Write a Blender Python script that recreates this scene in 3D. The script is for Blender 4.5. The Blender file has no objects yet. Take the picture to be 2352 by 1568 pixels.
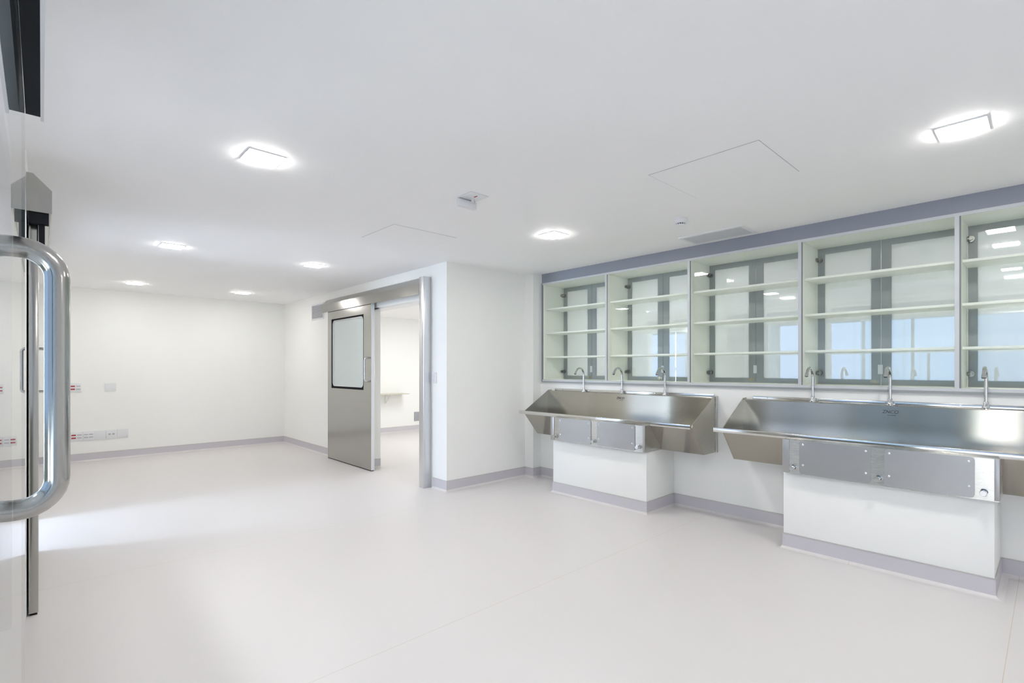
import bpy, bmesh, math, random
from mathutils import Vector, Matrix

# ------------------------------------------------------------------ camera, world, exposure
sc = bpy.context.scene
COL = sc.collection
W_PX = 2352.0
F_PX = 1159.64
YAW = math.radians(47.01)          # angle between the view direction and the sink wall's normal
CAM_H = 1.33

cam_d = bpy.data.cameras.new('camera')
cam = bpy.data.objects.new('camera', cam_d)
COL.objects.link(cam)
cam.location = (0, 0, CAM_H)
cam.rotation_euler = (math.pi / 2, 0, YAW)
cam_d.sensor_fit = 'HORIZONTAL'
cam_d.sensor_width = 36.0
cam_d.lens = 36.0 * F_PX / W_PX
cam_d.shift_y = (846.0 - 784.0) / W_PX
cam_d.clip_start = 0.02
sc.camera = cam

world = bpy.data.worlds.new('world')
sc.world = world
world.use_nodes = True
wb = world.node_tree.nodes['Background']
wb.inputs[0].default_value = (0.70, 0.82, 1.0, 1)
wb.inputs[1].default_value = 0.6

sc.view_settings.view_transform = 'Standard'
sc.view_settings.look = 'None'
sc.view_settings.exposure = 0.92
sc.view_settings.gamma = 1.0
sc.view_settings.use_curve_mapping = False
sc.cycles.diffuse_bounces = 12
sc.cycles.glossy_bounces = 6
sc.cycles.transparent_max_bounces = 24
sc.cycles.max_bounces = 14

LAMP_E = 82.0            # square downlights of the near rows
LAMP_FAR = 46.0          # square downlights towards the end wall
DAY_OPEN = 15.0           # daylit pane behind the open doorway
DAY_DOOR = 3.8           # tall daylit panes opposite the near sink
DAY_WIDE = .85           # daylit panes of the corridor

def area_lamp(name, loc, sx, sy, power, color=(1, 1, 1), rot=(0, 0, 0)):
    d = bpy.data.lights.new(name, 'AREA')
    d.shape = 'RECTANGLE'; d.size = sx; d.size_y = sy; d.energy = power; d.color = color
    o = bpy.data.objects.new(name, d); COL.objects.link(o)
    o.location = loc; o.rotation_euler = rot
    return o

# unseen area lamps added to light the room behind the sink wall and the cabinet panes
area_lamp('fill_annex', (-7.4, 5.4, 2.36), 1.2, 0.6, 17, (.98, .985, 1))
area_lamp('fill_annex', (-2.9, 5.7, 2.36), 2.6, 0.5, 31, (1, .99, .98))
area_lamp('fill_annex', (0.3, 5.7, 2.36), 2.0, 0.5, 25, (1, .99, .98))
# the long lamp in the corridor ceiling
area_lamp('lamp_corridor', (-2.6, -1.4, 2.46), 1.2, 0.25, 20, (.93, .97, 1))

H = 2.485                # ceiling height
YW = 4.52                # sink wall
YC = 4.50                # cabinet fronts
XF = -9.45               # far wall
YD = 3.20                # wall with the sliding door
XP = -4.467              # return beside the sliding door
YG = -0.0366             # face of the glass leaf beside the camera

# ------------------------------------------------------------------ materials
def mat(name):
    m = bpy.data.materials.new(name); m.use_nodes = True
    return m, m.node_tree.nodes, m.node_tree.links, m.node_tree.nodes['Principled BSDF']

def plain(name, col, rough=0.5, metal=0.0, spec=0.5, noise=0.0, nscale=20, bump=0.0):
    m, n, l, b = mat(name)
    b.inputs['Roughness'].default_value = rough
    b.inputs['Metallic'].default_value = metal
    b.inputs['Specular IOR Level'].default_value = spec
    b.inputs['Base Color'].default_value = (*col, 1)
    if noise or bump:
        tc = n.new('ShaderNodeTexCoord'); t = n.new('ShaderNodeTexNoise')
        t.inputs['Scale'].default_value = nscale; t.inputs['Detail'].default_value = 4
        l.new(tc.outputs['Object'], t.inputs['Vector'])
        if noise:
            r = n.new('ShaderNodeMix'); r.data_type = 'RGBA'
            r.inputs[6].default_value = (*[c * (1 - noise) for c in col], 1)
            r.inputs[7].default_value = (*[min(1, c * (1 + noise)) for c in col], 1)
            l.new(t.outputs['Fac'], r.inputs[0]); l.new(r.outputs[2], b.inputs['Base Color'])
        if bump:
            bp = n.new('ShaderNodeBump'); bp.inputs['Strength'].default_value = bump
            bp.inputs['Distance'].default_value = 0.002
            l.new(t.outputs['Fac'], bp.inputs['Height']); l.new(bp.outputs[0], b.inputs['Normal'])
    return m

def steel(name, col, rough, aniso=0.0, stretch=(3, 60, 60), rvar=0.08, bump=0.0, blotch=0.0, axis='X', rot=0.0):
    """brushed stainless steel: fine lines along one axis"""
    m, n, l, b = mat(name)
    b.inputs['Metallic'].default_value = 1.0
    b.inputs['Base Color'].default_value = (*col, 1)
    tc = n.new('ShaderNodeTexCoord'); mp = n.new('ShaderNodeMapping')
    mp.inputs['Scale'].default_value = stretch
    t = n.new('ShaderNodeTexNoise'); t.inputs['Scale'].default_value = 8; t.inputs['Detail'].default_value = 5
    l.new(tc.outputs['Object'], mp.inputs[0]); l.new(mp.outputs[0], t.inputs['Vector'])
    mr = n.new('ShaderNodeMapRange')
    mr.inputs[3].default_value = max(.02, rough - rvar); mr.inputs[4].default_value = rough + rvar
    l.new(t.outputs['Fac'], mr.inputs[0]); l.new(mr.outputs[0], b.inputs['Roughness'])
    if aniso:
        b.inputs['Anisotropic'].default_value = aniso
        b.inputs['Anisotropic Rotation'].default_value = rot
        tg = n.new('ShaderNodeTangent'); tg.direction_type = 'RADIAL'; tg.axis = axis
        l.new(tg.outputs[0], b.inputs['Tangent'])
    if bump:
        bp = n.new('ShaderNodeBump'); bp.inputs['Strength'].default_value = bump
        bp.inputs['Distance'].default_value = 0.001
        l.new(t.outputs['Fac'], bp.inputs['Height']); l.new(bp.outputs[0], b.inputs['Normal'])
    if blotch:
        t2 = n.new('ShaderNodeTexNoise'); t2.inputs['Scale'].default_value = 7; t2.inputs['Detail'].default_value = 6
        l.new(tc.outputs['Object'], t2.inputs['Vector'])
        r = n.new('ShaderNodeMix'); r.data_type = 'RGBA'
        r.inputs[6].default_value = (*[c * (1 - blotch) for c in col], 1)
        r.inputs[7].default_value = (*[min(1, c * (1 + blotch)) for c in col], 1)
        l.new(t2.outputs['Fac'], r.inputs[0]); l.new(r.outputs[2], b.inputs['Base Color'])
    return m

def clear_glass(name, tint, ior=1.75):
    """thin pane: tinted transparency under a Fresnel reflection on its outer faces"""
    m = bpy.data.materials.new(name); m.use_nodes = True
    n, l = m.node_tree.nodes, m.node_tree.links
    n.clear()
    out = n.new('ShaderNodeOutputMaterial'); mix = n.new('ShaderNodeMixShader')
    tr = n.new('ShaderNodeBsdfTransparent'); tr.inputs[0].default_value = (*tint, 1)
    gl = n.new('ShaderNodeBsdfGlossy'); gl.inputs['Roughness'].default_value = 0.0
    gl.inputs[0].default_value = (1, 1, 1, 1)
    fr = n.new('ShaderNodeFresnel'); fr.inputs[0].default_value = ior
    ge = n.new('ShaderNodeNewGeometry')
    inv = n.new('ShaderNodeMath'); inv.operation = 'SUBTRACT'; inv.inputs[0].default_value = 1
    mu = n.new('ShaderNodeMath'); mu.operation = 'MULTIPLY'
    l.new(ge.outputs['Backfacing'], inv.inputs[1])
    l.new(fr.outputs[0], mu.inputs[0]); l.new(inv.outputs[0], mu.inputs[1])
    l.new(mu.outputs[0], mix.inputs[0]); l.new(tr.outputs[0], mix.inputs[1]); l.new(gl.outputs[0], mix.inputs[2])
    l.new(mix.outputs[0], out.inputs[0])
    return m

def mirror_film(name, col, refl):
    """milky pane under a half-mirrored film"""
    m, n, l, b = mat(name)
    b.inputs['Base Color'].default_value = (*col, 1); b.inputs['Roughness'].default_value = .5
    gl = n.new('ShaderNodeBsdfGlossy'); gl.inputs['Roughness'].default_value = .015
    tl = n.new('ShaderNodeBsdfTranslucent'); tl.inputs[0].default_value = (*col, 1)
    m2 = n.new('ShaderNodeMixShader'); m2.inputs[0].default_value = .7
    l.new(b.outputs[0], m2.inputs[1]); l.new(tl.outputs[0], m2.inputs[2])
    mx = n.new('ShaderNodeMixShader'); mx.inputs[0].default_value = refl
    out = n['Material Output']
    l.new(m2.outputs[0], mx.inputs[1]); l.new(gl.outputs[0], mx.inputs[2]); l.new(mx.outputs[0], out.inputs[0])
    return m

def emitter(name, col, strength):
    m = bpy.data.materials.new(name); m.use_nodes = True
    n, l = m.node_tree.nodes, m.node_tree.links
    n.clear()
    out = n.new('ShaderNodeOutputMaterial'); e = n.new('ShaderNodeEmission')
    e.inputs[0].default_value = (*col, 1); e.inputs[1].default_value = strength
    l.new(e.outputs[0], out.inputs[0])
    return m

def floor_material():
    m, n, l, b = mat('floor_vinyl')
    b.inputs['Roughness'].default_value = 0.36
    b.inputs['Specular IOR Level'].default_value = 0.4
    tc = n.new('ShaderNodeTexCoord')
    t = n.new('ShaderNodeTexNoise'); t.inputs['Scale'].default_value = 260; t.inputs['Detail'].default_value = 3
    l.new(tc.outputs['Object'], t.inputs['Vector'])
    r = n.new('ShaderNodeMix'); r.data_type = 'RGBA'
    r.inputs[6].default_value = (.655, .628, .620, 1); r.inputs[7].default_value = (.735, .708, .70, 1)
    l.new(t.outputs['Fac'], r.inputs[0])
    # weld seams between the 2 m sheets
    sp = n.new('ShaderNodeSeparateXYZ'); l.new(tc.outputs['Object'], sp.inputs[0])
    a = n.new('ShaderNodeMath'); a.operation = 'ADD'; a.inputs[1].default_value = 100.15
    l.new(sp.outputs['X'], a.inputs[0])
    md = n.new('ShaderNodeMath'); md.operation = 'MODULO'; md.inputs[1].default_value = 2.0
    l.new(a.outputs[0], md.inputs[0])
    lt = n.new('ShaderNodeMath'); lt.operation = 'LESS_THAN'; lt.inputs[1].default_value = 0.0035
    l.new(md.outputs[0], lt.inputs[0])
    r2 = n.new('ShaderNodeMix'); r2.data_type = 'RGBA'
    r2.inputs[7].default_value = (.60, .54, .47, 1)
    l.new(r.outputs[2], r2.inputs[6]); l.new(lt.outputs[0], r2.inputs[0])
    l.new(r2.outputs[2], b.inputs['Base Color'])
    return m

M = dict(
    wall=plain('wall_paint', (.875, .88, .86), .55, noise=.006, nscale=3),
    corridor=plain('corridor_paint', (.30, .30, .27), .6, noise=.01, nscale=3),
    ceiling=plain('ceiling_paint', (.90, .90, .905), .7, noise=.006, nscale=2),
    floor=floor_material(),
    skirt=plain('skirting_vinyl', (.56, .54, .575), .4, noise=.05, nscale=240),
    cap=plain('skirting_cap', (.50, .48, .46), .4),
    steel=steel('brushed_steel', (.60, .595, .565), .26, .9, (1.5, 70, 70), .06, .04),
    steel_dark=steel('basin_steel', (.47, .45, .395), .17, .94, (1.5, 60, 60), .03, .012),
    steel_panel=steel('panel_steel', (.46, .46, .46), .40, .3, (6, 30, 30), .08, 0, .07),
    steel_door=steel('door_steel', (.46, .455, .43), .17, .5, (60, 60, 1.2), .05, .02, axis='Z', rot=.25),
    steel_trim=steel('trim_steel', (.68, .69, .71), .30, .4, (60, 60, 1.5), .02),
    steel_hood=steel('hood_steel', (.43, .425, .40), .20, .8, (1.5, 60, 60), .05, .02),
    edge=steel('daylit_edge', (.84, .87, .92), .35, 0, (40, 40, 2), .03),  # steel with the bluish daylight on the leaf edge put into its colour
    lip=steel('lip_steel', (.70, .695, .665), .13, 0, (1.5, 60, 60), .03),
    tube=steel('tube_steel', (.46, .45, .43), .16, .4, (40, 40, 6), .04, axis='Z'),
    chrome=plain('chrome', (.62, .63, .64), .07, 1.0),
    screw=plain('screw_steel', (.85, .86, .86), .18, 1.0),
    dark=plain('rubber_and_shade', (.012, .013, .015), .7, spec=.08),  # black rubber; also paints the shade in the track gap and channel
    laminate=plain('cabinet_laminate', (.88, .90, .83), .45),
    rail=plain('cabinet_edge', (.60, .63, .645), .4),
    pelmet=plain('grey_blue_laminate', (.27, .295, .345), .45),
    gapline=plain('cabinet_gap', (.20, .22, .22), .5),
    backdoor=plain('grey_door_laminate', (.33, .355, .36), .4),
    glass=clear_glass('cabinet_glass', (.985, .996, .988), 1.5),
    leafglass=clear_glass('door_glass', (.93, .965, .96), 1.5),
    film=mirror_film('reflective_film', (.84, .88, .885), .45),
    window_milk=plain('milky_window', (.60, .67, .66), .10, spec=.6),
    plate=plain('white_plastic', (.76, .77, .79), .35),
    plate_line=plain('socket_grey', (.42, .43, .44), .4),
    red=plain('socket_red', (.36, .02, .035), .4),
    white=plain('white_metal', (.78, .78, .79), .45),
    grille=plain('grille_white', (.62, .63, .65), .5),
    grille_dark=plain('grille_shadow', (.38, .40, .43), .6),
    logo=plain('engraved_mark', (.05, .05, .05), .5),
    lamp=emitter('lamp_diffuser', (1.0, .97, .935), LAMP_E),
    lamp_far=emitter('lamp_diffuser_far', (1.0, .97, .935), LAMP_FAR),
    day_open=emitter('daylight_pane', (.64, .79, 1.0), DAY_OPEN),
    day_wide=emitter('daylight_glazing', (.47, .65, 1.0), DAY_WIDE),
    day_side=emitter('daylight_side', (.84, .92, 1.0), 1.5),
    day_dim=emitter('daylight_dim', (.50, .68, 1.0), .60),
    low_fill=emitter('added_low_fill', (.84, .91, 1.0), 2.2),  # added low glow that lifts the ceiling and pedestals
    day_door=emitter('daylight_doors', (.94, .96, 1.0), DAY_DOOR),
    olive=plain('shade_panel_olive', (.16, .16, .135), .5),
    beige=plain('beige_board', (.55, .53, .44), .5),
    hinge=plain('hinge_metal', (.30, .30, .28), .25, 1.0),
    brass=plain('brass', (.45, .40, .28), .3, 1.0),
    frame_grey=plain('grey_frame', (.36, .38, .41), .4),
)

# ------------------------------------------------------------------ mesh helpers
class MB:
    """collects shapes in world coordinates, then links them as ONE mesh object"""
    def __init__(self):
        self.bm = bmesh.new()

    def poly(self, pts):
        vs = [self.bm.verts.new(p) for p in pts]
        return self.bm.faces.new(vs)

    def box(self, x0, x1, y0, y1, z0, z1, bevel=0.0, seg=2):
        b = bmesh.new()
        bmesh.ops.create_cube(b, size=1)
        for v in b.verts:
            v.co = Vector(((x0 + x1) / 2 + v.co.x * (x1 - x0), (y0 + y1) / 2 + v.co.y * (y1 - y0), (z0 + z1) / 2 + v.co.z * (z1 - z0)))
        if bevel:
            bmesh.ops.bevel(b, geom=list(b.edges), offset=bevel, segments=seg, affect='EDGES', profile=.5)
        self._merge(b)
        return self

    def prism(self, pts, axis, a, b_):
        """closed polygon in the two other axes, extruded along axis from a to b_"""
        def P(p, t):
            return {'X': (t, p[0], p[1]), 'Y': (p[0], t, p[1]), 'Z': (p[0], p[1], t)}[axis]
        b = bmesh.new()
        lo = [b.verts.new(P(p, a)) for p in pts]
        hi = [b.verts.new(P(p, b_)) for p in pts]
        b.faces.new(lo); b.faces.new(hi[::-1])
        k = len(pts)
        for i in range(k):
            b.faces.new((lo[i], hi[i], hi[(i + 1) % k], lo[(i + 1) % k]))
        bmesh.ops.recalc_face_normals(b, faces=b.faces)
        self._merge(b)
        return self

    def tube(self, path, r, seg=20, cap=True):
        """round tube along a path; r is one radius or one per point"""
        path = [Vector(p) for p in path]
        rs = r if isinstance(r, (list, tuple)) else [r] * len(path)
        b = bmesh.new(); rings = []
        ref = None
        for i, p in enumerate(path):
            d = (path[min(i + 1, len(path) - 1)] - path[max(i - 1, 0)]).normalized()
            if ref is None:
                ref = d.orthogonal().normalized()
            ref = (ref - d * ref.dot(d)).normalized()
            s = d.cross(ref)
            rings.append([b.verts.new(p + (ref * math.cos(t) + s * math.sin(t)) * rs[i]) for t in (2 * math.pi * k / seg for k in range(seg))])
        for A, B_ in zip(rings, rings[1:]):
            for k in range(seg):
                b.faces.new((A[k], A[(k + 1) % seg], B_[(k + 1) % seg], B_[k]))
        if cap:
            b.faces.new(rings[0][::-1]); b.faces.new(rings[-1])
        bmesh.ops.recalc_face_normals(b, faces=b.faces)
        self._merge(b)
        return self

    def _merge(self, b):
        me = bpy.data.meshes.new('tmp'); b.to_mesh(me); b.free()
        self.bm.from_mesh(me); bpy.data.meshes.remove(me)

    def build(self, name, material, parent=None, smooth=35):
        base = Vector((0, 0, 0))
        o = parent
        while o is not None:
            base += o.location; o = o.parent
        bmesh.ops.translate(self.bm, verts=self.bm.verts, vec=-base)
        me = bpy.data.meshes.new(name)
        self.bm.to_mesh(me); self.bm.free()
        me.materials.append(material)
        for p in me.polygons:
            p.use_smooth = True
        me.set_sharp_from_angle(angle=math.radians(smooth))
        ob = bpy.data.objects.new(name, me); COL.objects.link(ob)
        if parent is not None:
            ob.parent = parent
        return ob

def tag(o, label, cat=None, group=None, kind=None):
    o['label'] = label
    if cat: o['category'] = cat
    if group: o['group'] = group
    if kind: o['kind'] = kind
    return o

def thing(name, loc, label, cat, group=None):
    o = bpy.data.objects.new(name, None); COL.objects.link(o)
    o.location = loc; o.empty_display_size = .1
    return tag(o, label, cat, group)

def struct(name, mb, material, parent=None, label=None, cat=None):
    o = mb.build(name, material, parent)
    if parent is None:
        o['kind'] = 'structure'
        if label: o['label'] = label
        if cat: o['category'] = cat
    return o

def dup(root, loc, label=None):
    """a copy of a thing with copies of its parts and sub-parts"""
    r = root.copy(); COL.objects.link(r); r.location = loc
    if label: r['label'] = label
    for ch in list(root.children):
        c = ch.copy(); COL.objects.link(c); c.parent = r
        for g in list(ch.children):
            d = g.copy(); COL.objects.link(d); d.parent = c
    return r

def label_part(o, text):
    o['label'] = text
    return o

# ------------------------------------------------------------------ setting: floor, ceiling, walls
struct('floor', MB().box(-9.7, 4.4, -2.9, 7.4, -.12, 0), M['floor'], label='pale warm grey sheet vinyl floor with thin weld seams', cat='floor')
cl = MB().box(-9.7, 4.4, -2.9, 3.34, H, H + .12)
cl.box(-4.60, 4.4, 3.34, 4.88, H, H + .12)
cl.box(-9.7, -4.60, 3.34, 4.88, 2.38, H + .12)
cl.box(-9.7, 4.4, 4.88, 7.4, 2.38, H + .12)
struct('ceiling', cl, M['ceiling'], label='flat white painted ceiling with recessed square lights', cat='ceiling')

struct('wall_far', MB().box(XF - .12, XF, -.25, 7.2, 0, H), M['wall'], label='white end wall with sockets low on it', cat='wall')

OX0, OX1, OZ = -6.20, -4.852, 2.12      # doorway in the door wall
w = MB()
w.box(XF, OX0, YD, YD + .15, 0, H)
w.box(OX0, OX1, YD, YD + .15, OZ, H)
w.box(OX1, XP, YD, 4.90, 0, H)
struct('wall_door', w, M['wall'], label='white wall that carries the sliding steel door', cat='wall')

w = MB()
w.box(XP, -4.325, 4.385, 4.90, 0, H)
struct('wall_pier', w, M['wall'], label='narrow white pier beside the glazed cabinets', cat='wall')

CZ0, CZ1 = 1.166, 2.378
w = MB()
w.box(-4.325, 4.3, YW, 4.90, 0, CZ0)
w.box(-4.325, 4.3, YW, 4.90, CZ1, H)
w.box(-4.325, -4.296, YW, 4.90, CZ0, CZ1)
w.box(.565, 4.3, YW, 4.90, CZ0, CZ1)
struct('wall_sink', w, M['wall'], label='white wall behind the steel scrub sinks', cat='wall')

struct('wall_right', MB().box(4.2, 4.32, -2.8, YW, 0, H), M['wall'], label='white side wall out of view', cat='wall')
struct('wall_annex', MB().box(-9.5, 4.3, 7.1, 7.22, 0, 2.38), M['wall'], label='white rear wall of the room beyond', cat='wall')
struct('wall_annex_end', MB().box(XF, -9.334, 3.35, 7.1, 0, 2.38), M['wall'], label='white wall seen through the open doorway', cat='wall')
struct('wall_annex_side', MB().box(4.2, 4.32, 4.90, 7.1, 0, 2.38), M['wall'], label='white side wall of the room beyond', cat='wall')

# camera-side wall: doorway with a sliding door, then a glazed corridor front
YN = -.058
w = MB()
w.box(XF, -6.10, YN - .14, YN, 0, H)
w.box(-5.05, -3.70, YN - .14, YN, 0, H)
w.box(-6.10, -5.05, YN - .14, YN, 2.12, H)
w.box(-3.70, 4.2, -.25, -.115, 2.36, H)
struct('wall_near', w, M['wall'], label='white wall with the second sliding door', cat='wall')
hd = MB().box(-3.66, 4.2, -.24, -.112, 2.24, 2.36)
hd.box(-3.70, -3.63, -.24, -.112, 0, 2.24)
hd.box(-1.52, -1.485, -.22, -.16, 1.0, 2.24)
hd.box(.45, .50, -.22, -.16, 0, 2.24)
struct('trim_glazing', hd, M['frame_grey'], label='grey header and posts of the glazed corridor front', cat='frame')
struct('shade_panel', MB().box(-3.62, -.72, -.24, -.20, 0, 1.02), M['olive'], label='dark olive panel added out of view to block light and darken reflections', cat='panel')  # added unseen blocker: keeps low corridor light off the floor, darkens basin reflections
struct('wall_corridor', MB().box(-9.5, 4.3, -2.82, -2.72, 0, H), M['corridor'], label='outer corridor wall', cat='wall')
struct('wall_corridor_end', MB().box(-9.6, -9.45, -2.72, -.2, 0, H), M['wall'], label='corridor end wall', cat='wall')
wn = MB().box(-6.55, -5.80, -2.70, -2.69, .5, 2.25)
struct('window_1', wn, M['day_open'], label='daylit corridor window facing the open doorway', cat='window')
for i, (a, b, z0, z1, mt) in enumerate(((-8.6, -6.65, .15, 1.0, 'day_side'), (-8.6, -6.65, 1.06, 2.25, 'day_wide'), (-4.30, -2.72, 1.06, 2.3, 'day_wide'), (-2.66, -1.06, 1.06, 2.3, 'day_wide'),
                                        (-.98, -.38, .05, 1.0, 'day_door'), (-.98, 1.40, 1.06, 2.3, 'day_dim'), (2.7, 4.1, .5, 2.3, 'day_wide'), (.10, 2.6, .05, .95, 'low_fill'))):  # last pane is added as low fill, out of view
    struct('window_%d' % (i + 2), MB().box(a, b, -2.70, -2.69, z0, z1), M[mt], label='glowing corridor pane out of direct view, for daylight and fill', cat='window')

# ------------------------------------------------------------------ skirting (coved vinyl)
def skirting(name, path, side, label):
    """coved skirting along a floor path of (x, y); side +1 / -1: which side of the walking direction the room lies on"""
    prof = [(0.0005, .112), (.005, .112), (.006, .108), (.006, .034), (.0085, .020), (.0005, .020)]
    cove = [(.0005, .020), (.0085, .020), (.015, .010), (.028, .003), (.040, .0008), (.0005, .0008)]
    cap = [(.0005, .112), (.0075, .112), (.0075, .1165), (.0005, .1165)]
    P = [Vector(p) for p in path]
    def sweep(profile):
        b = bmesh.new(); rings = []
        for i, p in enumerate(P):
            def nrm(a, c):
                d = (c - a).normalized(); return Vector((-d.y, d.x)) * side
            if i == 0: m = nrm(P[0], P[1])
            elif i == len(P) - 1: m = nrm(P[-2], P[-1])
            else:
                n1, n2 = nrm(P[i - 1], p), nrm(p, P[i + 1]); m = (n1 + n2); m = m / (m.length_squared / 2)
            rings.append([b.verts.new((p.x + m.x * o, p.y + m.y * o, z)) for o, z in profile])
        k = len(profile)
        for A, B_ in zip(rings, rings[1:]):
            for j in range(k):
                b.faces.new((A[j], A[(j + 1) % k], B_[(j + 1) % k], B_[j]))
        b.faces.new(rings[0]); b.faces.new(rings[-1][::-1])
        bmesh.ops.recalc_face_normals(b, faces=b.faces)
        mb = MB(); mb._merge(b); return mb
    return sweep(prof), sweep(cap), sweep(cove)

def room_skirting(name, path, side, label):
    a, c, v = skirting(name, path, side, label)
    o = struct(name, a, M['skirt'], label=label, cat='skirting')
    c.build('cap_strip', M['cap'], o)
    v.build('cove', M['floor'], o)

room_skirting('baseboard_far', [(-6.12, YN), (XF, YN), (XF, YD), (OX0 + .0, YD)], -1, 'lilac grey coved skirting round the far end of the room')
room_skirting('baseboard_pier', [(-4.725, YD), (XP, YD), (XP, 4.385), (-4.325, 4.385), (-4.325, YW), (-3.672, YW)], 1 * -1, 'lilac grey coved skirting round the white pier')
room_skirting('baseboard_sink', [(-2.528, YW), (-1.367, YW)], -1, 'lilac grey coved skirting between the two sink boxes')
room_skirting('baseboard_right', [(-.233, YW), (4.2, YW)], -1, 'lilac grey coved skirting beyond the near sink box')
room_skirting('baseboard_annex', [(-9.334, 3.36), (-9.334, 7.1)], -1, 'grey skirting of the room beyond the doorway')
room_skirting('baseboard_jamb', [(OX0, 3.20), (OX0, 3.35)], -1, 'short skirting return in the doorway')

# ------------------------------------------------------------------ sliding steel doors
def door_hood(name, x0, x1, yw, s, label, open_below=False):
    """sloped cover over the sliding track; s = +1 when the room lies towards +Y of the wall"""
    pr = [(yw, 2.365), (yw + s * .025, 2.365), (yw + s * .10, 2.285), (yw + s * .10, 2.165), (yw + s * .094, 2.165), (yw + s * .094, 2.20), (yw, 2.20)]
    return struct(name, MB().prism(pr, 'X', x0, x1), M['steel_hood'], label=label, cat='door hood')

# far door: leaf pushed half open
door_hood('trim_hood', -7.55, -4.855, YD, -1, 'brushed steel track cover over the open sliding door')
dl = bpy.data.objects.new('door_1', None); COL.objects.link(dl); dl.location = (-6.68, 3.14, 0)
dl['kind'] = 'structure'; dl['label'] = 'brushed steel sliding door with tall milky window, half open'; dl['category'] = 'door'
LX0, LX1, LY0, LY1 = -7.365, -6.020, 3.118, 3.160
WX0, WX1, WZ0, WZ1 = -7.235, -6.225, 1.045, 2.05
lf = MB()
lf.box(LX0, WX0, LY0, LY1, .012, 2.19)
lf.box(WX1, LX1, LY0, LY1, .012, 2.19)
lf.box(WX0, WX1, LY0, LY1, .012, WZ0)
lf.box(WX0, WX1, LY0, LY1, WZ1, 2.19)
lf.build('leaf', M['steel_door'], dl)
label_part(MB().box(LX0, LX1 + .001, LY0 + .004, LY1 - .004, .002, .014).build('bottom_seal', M['dark'], dl), 'black seal under the leaf')
label_part(MB().box(LX1, LX1 + .006, LY0 + .002, LY1 + .004, .012, 2.19).build('edge_strip', M['edge'], dl), 'steel edge of the leaf, daylight put into its pale colour')
# window: dark square-cornered gasket, white rounded inner frame, milky pane
def rrect(x0, x1, z0, z1, r, seg=6):
    pts = []
    for cx, cz, a0 in ((x1 - r, z1 - r, 0), (x0 + r, z1 - r, 90), (x0 + r, z0 + r, 180), (x1 - r, z0 + r, 270)):
        for k in range(seg + 1):
            a = math.radians(a0 + 90 * k / seg); pts.append((cx + r * math.cos(a), cz + r * math.sin(a)))
    return pts
def ring(outer, inner, y0, y1, mb=None):
    """flat ring between two closed outlines with the same number of points, extruded in y"""
    b = bmesh.new(); k = len(outer)
    def vs(pts, y): return [b.verts.new((p[0], y, p[1])) for p in pts]
    o0, i0, o1, i1 = vs(outer, y0), vs(inner, y0), vs(outer, y1), vs(inner, y1)
    for j in range(k):
        n = (j + 1) % k
        b.faces.new((o0[j], o0[n], i0[n], i0[j])); b.faces.new((o1[j], i1[j], i1[n], o1[n]))
        b.faces.new((o0[j], o1[j], o1[n], o0[n])); b.faces.new((i0[j], i0[n], i1[n], i1[j]))
    bmesh.ops.recalc_face_normals(b, faces=b.faces)
    mb = mb or MB(); mb._merge(b); return mb
gk = ring(rrect(WX0, WX1, WZ0, WZ1, .002), rrect(WX0 + .022, WX1 - .022, WZ0 + .030, WZ1 - .022, .06), LY0 + .004, LY1 - .004).build('window_gasket', M['dark'], dl)
ring(rrect(WX0 + .022, WX1 - .022, WZ0 + .030, WZ1 - .022, .06), rrect(WX0 + .036, WX1 - .036, WZ0 + .040, WZ1 - .032, .05), LY0 + .008, LY1 - .008).build('inner_frame', M['white'], gk)
MB().prism(rrect(WX0 + .036, WX1 - .036, WZ0 + .040, WZ1 - .032, .05), 'Y', LY0 + .020, LY0 + .026).build('pane', M['window_milk'], dl)
# pull handles on both faces
def pull(x, y0, s, z0, z1, reach, r, rad=.03, bend='Y'):
    """D-shaped tube: legs leave the plane y0 towards s*Y"""
    pts = [(x, y0, z0)]
    yy = y0 + s * reach
    for k in range(9):
        a = math.radians(90 * k / 8); pts.append((x, yy - s * rad + s * rad * math.sin(a), z0 + rad - rad * math.cos(a)))
    for k in range(9):
        a = math.radians(90 * k / 8); pts.append((x, yy - s * rad + s * rad * math.cos(a), z1 - rad + rad * math.sin(a)))
    pts.append((x, y0, z1))
    return MB().tube(pts, r, 16)
pull(-6.075, LY0, -1, 1.165, 1.470, .060, .011).build('pull_handle', M['chrome'], dl)
pull(-6.075, LY1, 1, 1.165, 1.470, .030, .011, .02).build('pull_handle', M['chrome'], dl)

# steel post at the closing side and lining of the doorway
po = MB()
po.box(-4.853, -4.760, 3.098, YD, 0, 2.355, .004)
struct('trim_post', po, M['steel_trim'], label='brushed steel post at the closing side of the doorway', cat='door post')
ln = MB()
ln.box(OX0, OX1, YD - .002, YD + .152, OZ - .02, OZ)
ln.box(OX1 - .012, OX1, YD, YD + .152, 0, OZ - .02)
struct('trim_lining', ln, M['steel_trim'], label='steel lining at the head of the doorway', cat='door lining')

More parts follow.
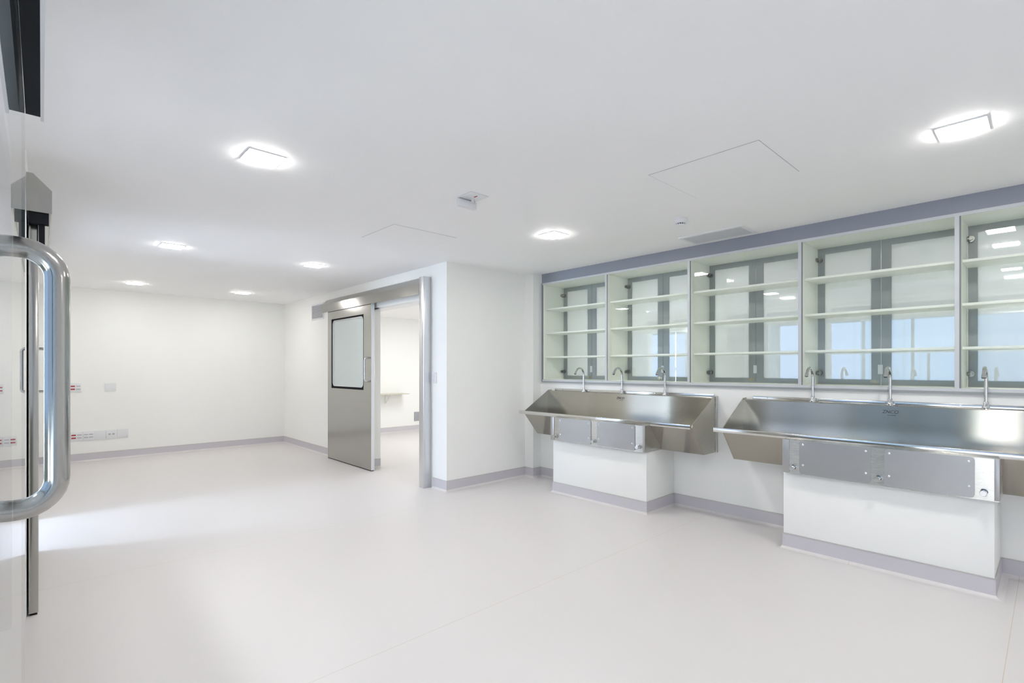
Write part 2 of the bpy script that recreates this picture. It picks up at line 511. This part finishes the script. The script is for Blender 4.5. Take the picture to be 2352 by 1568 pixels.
# near door, seen edge-on beside the glass leaf
hd2 = door_hood('trim_track', -6.35, -3.690, YN, 1, 'steel track cover seen end-on beyond the glass door')
MB().prism([(YN, 2.365), (YN + .025, 2.365), (YN + .10, 2.285), (YN + .10, 2.163), (YN, 2.163)], 'X', -3.690, -3.686).build('end_plate', M['steel_hood'], hd2)
d2 = bpy.data.objects.new('door_2', None); COL.objects.link(d2); d2.location = (-4.4, -.03, 0)
d2['kind'] = 'structure'; d2['label'] = 'second brushed steel sliding door, seen edge-on'; d2['category'] = 'door'
MB().box(-5.04, -3.745, -.0505, -.012, .012, 2.19, .002).build('leaf', M['steel_door'], d2)
MB().box(-5.04, -3.75, -.046, -.016, .002, .014).build('bottom_seal', M['dark'], d2)
pull(-4.93, -.012, 1, 1.165, 1.470, .040, .010, .02).build('pull_handle', M['chrome'], d2)
label_part(MB().box(-3.744, -3.700, -.050, .030, 2.105, 2.185).box(-3.744, -3.722, -.011, .014, 1.93, 2.105).build('gap_shade', M['dark'], d2), 'black shape that paints the dark gap under the track cover')  # black boxes stand in for the dark gap under the cover

# glass leaf beside the camera with the big tubular handle
d3 = bpy.data.objects.new('door_3', None); COL.objects.link(d3); d3.location = (-1.4, YG - .006, 0)
d3['kind'] = 'structure'; d3['label'] = 'frameless glass sliding door with a large tubular steel handle'; d3['category'] = 'door'
GX0, GX1, GT = -2.152, -.60, 2.112
MB().box(GX0, GX1, YG - .008, YG, .012, GT).build('glass_pane', M['leafglass'], d3)
label_part(MB().box(GX0 - .002, GX0 + .001, YG - .0078, YG - .0002, .012, GT).build('glass_edge', plain('glass_edge', (.17, .22, .23), .25), d3), 'dark green polished edge of the glass')
HX = -1.283
hd3 = pull(HX, YG, 1, 1.335 - .262, 1.335 + .216, .0585, .019, .052)
hd3.build('pull_handle', M['tube'], d3)
# slotted top track of the glass leaf
tr = MB()
tr.box(GX0, 1.2, YG + .0345, YG + .0425, 2.10, 2.235)
tr.box(GX0, 1.2, YG - .050, YG - .012, 2.10, 2.235)
tr.box(GX0, 1.2, YG - .050, YG + .0425, 2.226, 2.235)
t_ = struct('trim_channel', tr, M['steel_trim'], label='steel top channel that holds the glass door', cat='door track')
label_part(MB().box(GX0 + .001, 1.2, YG + .001, YG + .0345, 2.112, 2.226).build('recess_shade', M['dark'], t_), 'black filling that paints the dark recess of the channel')  # shade of the open channel built as a solid black filling
# floor rail behind the glass leaf
struct('trim_rail', MB().box(-6.0, .6, -.195, -.180, .0, .006), M['steel_trim'], label='thin steel guide rail set in the floor', cat='floor rail')

# ------------------------------------------------------------------ pedestals under the sinks
def pedestal(x0, x1, label):
    t = thing('sink_pedestal', ((x0 + x1) / 2, 4.27, 0), label, 'pedestal', 'boxed pedestals under the sinks')
    MB().box(x0, x1, 4.030, YW - .004, .0, .566, .002).build('body', M['wall'], t)
    a, c, v = skirting('', [(x0, YW - .008), (x0, 4.030), (x1, 4.030), (x1, YW - .008)], -1, '')
    label_part(a.build('skirting', M['skirt'], t), 'lilac grey coved skirting')
    label_part(c.build('cap_strip', M['cap'], t), 'greige edge strip')
    v.build('cove', M['floor'], t)
    return t
pedestal(-3.672, -2.528, 'white boxed pedestal under the far scrub sink by the pier')
pedestal(-1.367, -.233, 'white boxed pedestal under the nearer, larger-looking scrub sink')

# ------------------------------------------------------------------ scrub sinks
def text_mesh(s, size, loc, extrude=.0006, shear=.25):
    cu = bpy.data.curves.new('t', 'FONT'); cu.body = s; cu.size = size; cu.extrude = extrude
    cu.align_x = 'CENTER'; cu.align_y = 'CENTER'; cu.shear = shear
    ob = bpy.data.objects.new('t', cu)
    me = bpy.data.meshes.new_from_object(ob)
    bpy.data.objects.remove(ob); bpy.data.curves.remove(cu)
    b = bmesh.new(); b.from_mesh(me); bpy.data.meshes.remove(me)
    bmesh.ops.transform(b, matrix=Matrix.Translation(loc) @ Matrix.Rotation(math.pi / 2, 4, 'X'), verts=b.verts)
    mb = MB(); mb._merge(b); return mb

SX0, SX1 = -4.140, -2.104
def make_sink(label):
    t = thing('scrub_sink', (-3.10, 4.30, .57), label, 'sink', 'steel scrub sinks')
    sec = [(4.517, 1.066), (4.457, 1.066), (4.453, 1.060), (4.449, .90), (4.443, .80), (4.430, .73), (4.405, .67), (4.37, .63), (4.33, .607), (4.298, .604),
           (4.280, .612), (4.062, .842), (4.058, .845), (4.040, .845), (4.040, .811), (4.052, .811), (4.056, .818), (4.272, .568), (4.517, .568)]
    bs = MB().prism(sec, 'X', SX0, SX1)
    bs.build('basin', M['steel_dark'], t, 25)
    # front lip runs past the left end
    MB().box(-4.212, SX1 - .004, 4.036, 4.060, .811, .847, .002).build('front_lip', M['lip'], t)
    end = [(4.517, 1.078), (4.457, 1.074), (4.064, .849), (4.056, .818), (4.272, .568), (4.517, .568)]
    for x in (SX0 - .005, SX1 - .001):
        MB().prism(end, 'X', x, x + .006).build('end_panel', M['steel_dark'], t)
    MB().box(SX1 + .004, SX1 + .016, 4.486, 4.517, .566, 1.080, .002).build('end_flange', M['steel'], t)
    rail = MB().box(SX0 + .06, SX1 - .02, 4.506, 4.518, 1.060, 1.094, .001).build('splash_rail', M['lip'], t)
    for k in range(5):
        x = SX0 + .18 + k * .41
        MB().tube([(x, 4.506, 1.081), (x, 4.501, 1.081)], [.006, .004], 10).build('screw', M['screw'], rail)
    # apron below the lip
    AX0, AX1 = -3.664, -2.514
    ap = MB().prism([(3.985, .569), (4.262, .576), (4.10, .811), (3.985, .811)], 'X', AX0, AX1)
    ap.build('apron', M['steel'], t)
    MB().box(AX0, -3.619, 3.980, 3.988, .574, .813, .001).build('edge_flange', M['steel_panel'], t)
    MB().box(-2.536, AX1 + .001, 3.980, 3.988, .574, .813, .001).build('edge_flange', M['steel_panel'], t)
    for x0, x1 in ((-3.551, -3.125), (-3.050, -2.6186)):
        p = MB().prism(rrect(x0, x1, .574, .812, .02, 4), 'Y', 3.979, 3.984).build('access_panel', M['steel_panel'], t)
        label_part(p, 'matt grey removable cover panel')
        for sx in (x0 + .025, x1 - .025):
            for z in (.785, .640):
                MB().tube([(sx, 3.979, z), (sx, 3.9765, z), (sx, 3.975, z)], [.008, .007, .003], 12).build('screw', M['screw'], p)
    for x in (-3.594, -3.085, -2.580):
        b = MB().tube([(x, 3.986, .614), (x, 3.982, .614)], .021, 20)
        b.tube([(x, 3.983, .614), (x, 3.962, .614)], .0125, 20)
        b.tube([(x, 3.963, .614), (x, 3.948, .614), (x, 3.946, .614)], [.017, .017, .015], 20)
        b.build('push_button', M['chrome'], t)
    lg = text_mesh('ZNCO', .032, (-3.105, 4.4506, 1.018))
    lg.box(-3.120, -3.072, 4.4500, 4.4512, .994, .997)
    label_part(lg.build('brand_mark', M['logo'], t), 'small dark engraved mark')
    return t
sink_a = make_sink('long brushed steel scrub sink next to the white pier, its whole length in view')
SINK_DX = 2.305
dup(sink_a, (-3.10 + SINK_DX, 4.30, .57), 'long brushed steel scrub sink nearest the viewer, cut off by the picture edge')

# ------------------------------------------------------------------ swan-neck taps
def make_tap(x, label):
    t = thing('swan_neck_tap', (x, 4.485, 1.066), label, 'tap', 'chrome swan-neck taps')
    y, z = 4.485, 1.066
    MB().tube([(x, y, z), (x, y, z + .004), (x, y, z + .008), (x, y, z + .03), (x, y, z + .045), (x, y, z + .05)], [.027, .027, .020, .015, .0145, .011], 24).build('base', M['chrome'], t)
    R = .072
    pts = [(x, y, z + .03), (x, y, 1.20), (x, y, 1.262)]
    for k in range(1, 15):
        a = math.radians(155 * k / 14)
        pts.append((x, y - R + R * math.cos(a), 1.262 + R * math.sin(a)))
    MB().tube(pts, .0105, 20).build('spout', M['chrome'], t)
    e = Vector(pts[-1]); d = (Vector(pts[-1]) - Vector(pts[-2])).normalized()
    nz = MB().tube([e, e + d * .004, e + d * .026, e + d * .028], [.0112, .0128, .0128, .011], 20).build('aerator', M['chrome'], t)
    return t
tap_labels = ['chrome swan-neck tap on the far sink, closest to the white pier', 'chrome swan-neck tap in the middle of the far sink',
              'chrome swan-neck tap at the end of the far sink away from the pier', 'chrome swan-neck tap on the near sink, first past the gap between sinks',
              'chrome swan-neck tap in the middle of the near sink', 'chrome swan-neck tap on the near sink, last before the picture edge']
tap0 = make_tap(-3.622, tap_labels[0])
for x, lb in zip((-3.108, -2.606, -1.305, -.805, -.299), tap_labels[1:]):
    dup(tap0, (x, 4.485, 1.066), lb)

# ------------------------------------------------------------------ glazed pass-through cabinets
PITCH = .9615
BX = -4.268               # inside face of the first left side panel
def make_cabinet(label):
    x0, x1 = BX, BX + PITCH
    xi = x1 - .033          # inside face of the right side panel
    t = thing('wall_cabinet', (x0, YC, CZ0), label, 'cabinet', 'glazed cabinets over the sinks')
    YB = 4.885
    zi0, zi1 = 1.197, 2.352
    ca = MB()
    ca.box(x0 - .006, x0, YC + .004, YB, zi0, zi1)
    ca.box(xi, xi + .022, YC + .004, YB, zi0, zi1)
    ca.box(x0 - .006, xi + .022, YC + .004, YB, zi1, zi1 + .014)
    ca.box(x0 - .006, xi + .022, YC + .004, YB, zi0 - .02, zi0)
    ca.build('carcass', M['laminate'], t)
    fr = MB()
    fr.box(xi, xi + .024, YC, YC + .006, zi0 - .002, zi1)
    fr.box(x0 - .009, x1 - .009, YC, YC + .006, zi1, CZ1)
    fr.box(x0 - .009, x1 - .009, YC, YC + .006, CZ0 + .010, zi0)
    fr.build('front_frame', M['rail'], t)
    label_part(MB().box(x0 - .009, x1 - .009, YC - .002, YC + .02, CZ0 - .004, CZ0 + .010).build('bottom_edge', M['backdoor'], t), 'dark grey lower edge')
    label_part(MB().box(x0 - .009, x0, YC, YC + .005, zi0, zi1).build('joint_strip', M['gapline'], t), 'dark joint between neighbouring cabinets')
    for z in (2.055, 1.762, 1.468):
        MB().box(x0 + .001, xi - .001, YC + .050, YB - .045, z - .009, z + .009, .001).build('shelf', M['laminate'], t)
    MB().box(x0, xi, YC + .040, YC + .044, zi0, zi1).build('front_glass', M['glass'], t)
    # pair of grey framed doors on the far side
    cx = x0 + .466 * (PITCH - .0)
    for a, b, hx, s in ((x0 + .001, cx - .002, x0, 1), (cx + .002, xi + .012, None, -1)):
        d = MB()
        l_w, r_w = (.052, .062) if s == 1 else (.064, .040)
        if s == -1: b = xi + .010
        d.box(a, a + l_w, YB - .002, YB + .018, zi0 - .006, zi1 + .006)
        d.box(b - r_w, b, YB - .002, YB + .018, zi0 - .006, zi1 + .006)
        d.box(a + l_w, b - r_w, YB - .002, YB + .018, zi1 - .048, zi1 + .006)
        d.box(a + l_w, b - r_w, YB - .002, YB + .018, zi0 - .006, zi0 + .044)
        dd = d.build('back_door', M['backdoor'], t)
        label_part(MB().box(a + l_w, b - r_w, YB + .006, YB + .011, zi0 + .044, zi1 - .048).build('pane', M['film'], dd), 'milky glass pane')
        if s == 1:
            for z in (2.255, 1.292):
                h = MB().tube([(x0 + .002, YB - .050, z), (x0 + .014, YB - .050, z)], [.016, .016], 16)
                h.tube([(x0 + .018, YB - .03, z), (x0 + .018, YB - .002, z)], [.022, .022], 16)
                h.box(x0 + .002, x0 + .03, YB - .045, YB - .012, z - .008, z + .008)
                label_part(h.build('hinge', M['hinge'], dd), 'round metal hinge')
            p = MB().box(cx - .020, cx + .012, YB - .010, YB - .004, 1.285, 1.360, .001)
            label_part(p.build('latch_plate', M['plate'], dd), 'pale latch plate')
            k = MB().tube([(cx - .040, YB - .012, 1.226), (cx - .040, YB - .003, 1.226)], .016, 14)
            k.box(cx - .070, cx - .012, YB - .007, YB - .003, 1.215, 1.236)
            label_part(k.build('cam_lock', M['brass'], dd), 'small brass lock')
    return t
cab_labels = ['glazed wall cabinet beside the pier, over the first tap of the far sink', 'glazed wall cabinet second from the pier, reflecting a bright blue doorway',
              'glazed wall cabinet third from the pier, over the gap between the sinks', 'glazed wall cabinet fourth from the pier, over the middle tap of the near sink',
              'glazed wall cabinet cut off by the picture edge, over the last tap']
cab0 = make_cabinet(cab_labels[0])
for k in range(1, 5):
    dup(cab0, (BX + PITCH * k, YC, CZ0), cab_labels[k])
MB_ = MB().box(-4.297, -4.277, YC - .002, YC + .012, CZ0, CZ1)
struct('trim_side', MB_, M['pelmet'], label='grey side strip of the cabinet row', cat='trim')
struct('trim_pelmet', MB().box(-4.288, .55, YC - .003, YW + .02, CZ1 - .004, H), M['pelmet'], label='blue grey pelmet strip above the glazed cabinets', cat='trim')

# ------------------------------------------------------------------ ceiling fittings
def make_lamp(x, y, label, glow='lamp'):
    t = thing('downlight', (x, y, H), label, 'ceiling light', 'recessed square downlights')
    s = .085
    f = MB()
    f.box(x - s - .008, x + s + .008, y - s - .008, y - s, H - .006, H)
    f.box(x - s - .008, x + s + .008, y + s, y + s + .008, H - .006, H)
    f.box(x - s - .008, x - s, y - s, y + s, H - .006, H)
    f.box(x + s, x + s + .008, y - s, y + s, H - .006, H)
    f.build('frame', M['white'], t)
    label_part(MB().box(x - s, x + s, y - s, y + s, H - .012, H - .001, .003).build('diffuser', M[glow], t), 'glowing white diffuser')
    return t
spots = [(-2.955, .888, 'square downlight, largest on the open ceiling'), (-.300, 3.243, 'square downlight nearest the cut-off glazed cabinet'),
         (-2.945, 3.235, 'square downlight in front of the first glazed cabinets, past the emergency fitting'), (-5.66, .900, 'square downlight second along the row down the room'),
         (-5.64, 2.238, 'square downlight in front of the sliding door'), (-8.47, .926, 'square downlight closest to the end wall with sockets'),
         (-8.42, 2.245, 'square downlight in the far corner near the wall grille'), (-.33, .89, 'square downlight overhead, out of the frame'),
         (2.40, 3.24, 'square downlight beyond the cut-off cabinet, out of the frame')]
l0 = make_lamp(*spots[0])
for x, y, lb in spots[1:]:
    if x > -4: dup(l0, (x, y, H), lb)
l1 = None
for x, y, lb in spots[1:]:
    if x < -4:
        if l1 is None: l1 = make_lamp(x, y, lb, 'lamp_far')
        else: dup(l1, (x, y, H), lb)

def hatch(x0, x1, y0, y1, label):
    t = thing('ceiling_hatch', ((x0 + x1) / 2, (y0 + y1) / 2, H), label, 'access panel', 'ceiling access panels')
    g = .0025
    f = MB()
    f.box(x0 - g, x1 + g, y0 - g, y0, H - .0012, H + .001); f.box(x0 - g, x1 + g, y1, y1 + g, H - .0012, H + .001)
    f.box(x0 - g, x0, y0, y1, H - .0012, H + .001); f.box(x1, x1 + g, y0, y1, H - .0012, H + .001)
    label_part(f.build('gap', M['grille_dark'], t), 'thin grey gap round the panel')
    MB().box(x0, x1, y0, y1, H - .002, H + .001).build('panel', M['ceiling'], t)
hatch(-1.648, -1.018, 2.655, 3.245, 'flush square access panel in the ceiling before the cabinets')
hatch(-4.150, -3.600, 2.066, 2.685, 'flush square access panel in the ceiling before the sliding door')

t = thing('air_grille', (-1.98, 4.27, H), 'flat white ceiling air grille close to the pelmet', 'air grille')
gx0, gx1, gy0, gy1 = -2.262, -1.700, 4.115, 4.430
f = MB()
f.box(gx0, gx1, gy0, gy0 + .03, H - .010, H); f.box(gx0, gx1, gy1 - .03, gy1, H - .010, H)
f.box(gx0, gx0 + .03, gy0 + .03, gy1 - .03, H - .010, H); f.box(gx1 - .03, gx1, gy0 + .03, gy1 - .03, H - .010, H)
f.build('frame', M['white'], t)
f = MB()
n_ = 24
for k in range(n_):
    y = gy0 + .03 + (gy1 - gy0 - .06) * (k + .5) / n_
    f.box(gx0 + .03, gx1 - .03, y - .0035, y + .0035, H - .008, H - .001)
for k in range(40):
    x = gx0 + .03 + (gx1 - gx0 - .06) * (k + .5) / 40
    f.box(x - .0025, x + .0025, gy0 + .03, gy1 - .03, H - .0065, H - .001)
f.build('grid', M['grille'], t)
MB().box(gx0 + .03, gx1 - .03, gy0 + .03, gy1 - .03, H - .001, H + .0005).build('backing', M['grille_dark'], t)

t = thing('smoke_detector', (-1.965, 3.612, H), 'white domed smoke detector on the ceiling', 'smoke detector')
x, y = -1.965, 3.612
MB().tube([(x, y, H), (x, y, H - .008), (x, y, H - .012), (x, y, H - .030), (x, y, H - .036)], [.056, .056, .050, .044, .038], 32).build('body', M['plate'], t)
c = MB()
for k in range(14):
    a = 2 * math.pi * k / 14
    c.box(x + .036 * math.cos(a) - .003, x + .036 * math.cos(a) + .003, y + .036 * math.sin(a) - .003, y + .036 * math.sin(a) + .003, H - .048, H - .035)
c.build('rib_cage', M['plate'], t)
label_part(MB().tube([(x, y, H - .034), (x, y, H - .047)], .030, 24).build('chamber', M['dark'], t), 'dark sensing chamber')
MB().tube([(x, y, H - .047), (x, y, H - .052), (x, y, H - .054)], [.039, .036, .028], 28).build('cap', M['plate'], t)

t = thing('emergency_light', (-2.655, 2.12, H), 'white emergency light fitting hanging from the bare ceiling', 'emergency light')
MB().box(-2.735, -2.585, 2.050, 2.195, H - .006, H, .001).build('mounting_plate', M['plate'], t)
MB().box(-2.745, -2.712, 2.045, 2.195, H - .062, H - .014, .003).build('housing', M['plate'], t)
MB().box(-2.738, -2.718, 2.055, 2.185, H - .014, H - .006).build('spacer', M['plate_line'], t)
MB().tube([(-2.705, 2.155, H - .006), (-2.705, 2.155, H - .02)], .012, 14).build('stud', M['white'], t)
label_part(MB().box(-2.650, -2.618, 2.120, 2.126, H - .009, H - .006).build('red_wire', M['red'], t), 'short red wire')

# ------------------------------------------------------------------ wall fittings
def wall_plate(y0, y1, z0, z1, label, kind):
    """plate on the far wall; kind: red / grey / blank / small"""
    t = thing('socket_plate', (XF, (y0 + y1) / 2, (z0 + z1) / 2), label, 'socket', 'white socket plates on the end wall')
    MB().box(XF, XF + .010, y0, y1, z0, z1, .002).build('plate', M['plate'], t)
    h, w_ = z1 - z0, y1 - y0
    if kind in ('red', 'grey'):
        for k, fz in enumerate((.66, .33)):
            zc = z0 + h * fz
            cells = [(.08, .45, 'red'), (.55, .92, 'grey')] if kind == 'red' else [(.10, .45, 'grey'), (.53, .90, 'grey')]
            for a, b, c in cells:
                rd = c == 'red'
                s = MB().box(XF + .009, XF + .0125, y0 + w_ * a, y0 + w_ * b, zc - (.009 if rd else .006), zc + (.009 if rd else .006))
                label_part(s.build('socket', M['red' if rd else 'plate_line'], t), 'red socket' if rd else 'grey socket slot')
    elif kind == 'small':
        for a, b in ((.22, .42), (.58, .78)):
            MB().box(XF + .009, XF + .0115, y0 + w_ * a, y0 + w_ * b, z0 + h * .44, z0 + h * .60).build('socket', M['plate_line'], t)
    elif kind == 'blank':
        MB().box(XF + .009, XF + .0112, y0 + .012, y1 - .012, z0 + .012, z1 - .012, .001).build('cover', M['plate'], t)
    return t
wall_plate(.292, .415, .995, 1.122, 'white socket plate with two red sockets, upper one beside the steel handle', 'red')
wall_plate(.675, .808, .993, 1.115, 'blank white plate alone high on the end wall', 'blank')
for y0, y1, k, lb in ((.17, .296, 'red', 'white socket plate with red sockets, low and behind the steel handle'), (.298, .430, 'red', 'white socket plate with red sockets, low and just clear of the steel handle'),
                      (.432, .560, 'grey', 'white socket plate with four grey slots in the low row'), (.562, .688, 'blank', 'blank white plate in the middle of the low row'),
                      (.690, .818, 'small', 'white plate with two small dark sockets in the low row'), (.822, .950, 'blank', 'blank white plate at the end of the low row')):
    wall_plate(y0, y1, .303, .428, lb, k)

t = thing('light_switch', (-4.70, YD, 1.224), 'white switch plate between the steel door post and the corner', 'switch')
MB().box(-4.735, -4.655, YD - .010, YD, 1.164, 1.286, .002).build('plate', M['plate'], t)
for z in (1.200, 1.248):
    for x in (-4.712, -4.678):
        MB().box(x - .010, x + .010, YD - .0125, YD - .009, z - .013, z + .013, .001).build('rocker', M['white'], t)

t = thing('wall_grille', (-7.97, YD, 2.23), 'white louvred wall grille beside the door track cover', 'air grille')
vx0, vx1, vz0, vz1 = -8.175, -7.700, 2.10, 2.355
f = MB()
f.box(vx0, vx1, YD - .010, YD, vz0, vz0 + .022); f.box(vx0, vx1, YD - .010, YD, vz1 - .022, vz1)
f.box(vx0, vx0 + .022, YD - .010, YD, vz0 + .022, vz1 - .022); f.box(vx1 - .022, vx1, YD - .010, YD, vz0 + .022, vz1 - .022)
f.build('frame', M['white'], t)
f = MB()
for k in range(9):
    z = vz0 + .022 + (vz1 - vz0 - .044) * (k + .5) / 9
    f.prism([(YD - .012, z - .004), (YD - .010, z - .006), (YD - .001, z + .006), (YD - .003, z + .008)], 'X', vx0 + .022, vx1 - .022)
f.build('louvre', M['grille'], t)
MB().box(vx0 + .022, vx1 - .022, YD - .001, YD + .001, vz0 + .022, vz1 - .022).build('backing', M['grille_dark'], t)

# seen through the doorway
AX = -9.334
t = thing('wall_shelf', (AX, 5.2, .81), 'thin pale wall shelf on a bracket, seen through the doorway', 'shelf')
MB().box(AX, AX + .30, 4.60, 5.545, .804, .817, .001).build('board', M['beige'], t)
b = MB().box(AX, AX + .010, 5.145, 5.160, .610, .800)
b.box(AX + .01, AX + .22, 5.145, 5.160, .788, .800)
b.prism([(AX + .01, .625), (AX + .02, .615), (AX + .21, .788), (AX + .19, .788)], 'Y', 5.148, 5.157)
b.build('bracket', M['plate'], t)
t = thing('floor_grille', (AX, 5.93, .30), 'grey slotted wall outlet low down, seen through the doorway', 'air grille')
MB().box(AX, AX + .012, 5.835, 6.10, .205, .400, .002).build('frame', M['frame_grey'], t)
f = MB()
for k in range(8):
    y = 5.855 + k * .03
    f.box(AX + .011, AX + .016, y, y + .012, .222, .384)
f.build('slat', M['plate_line'], t)
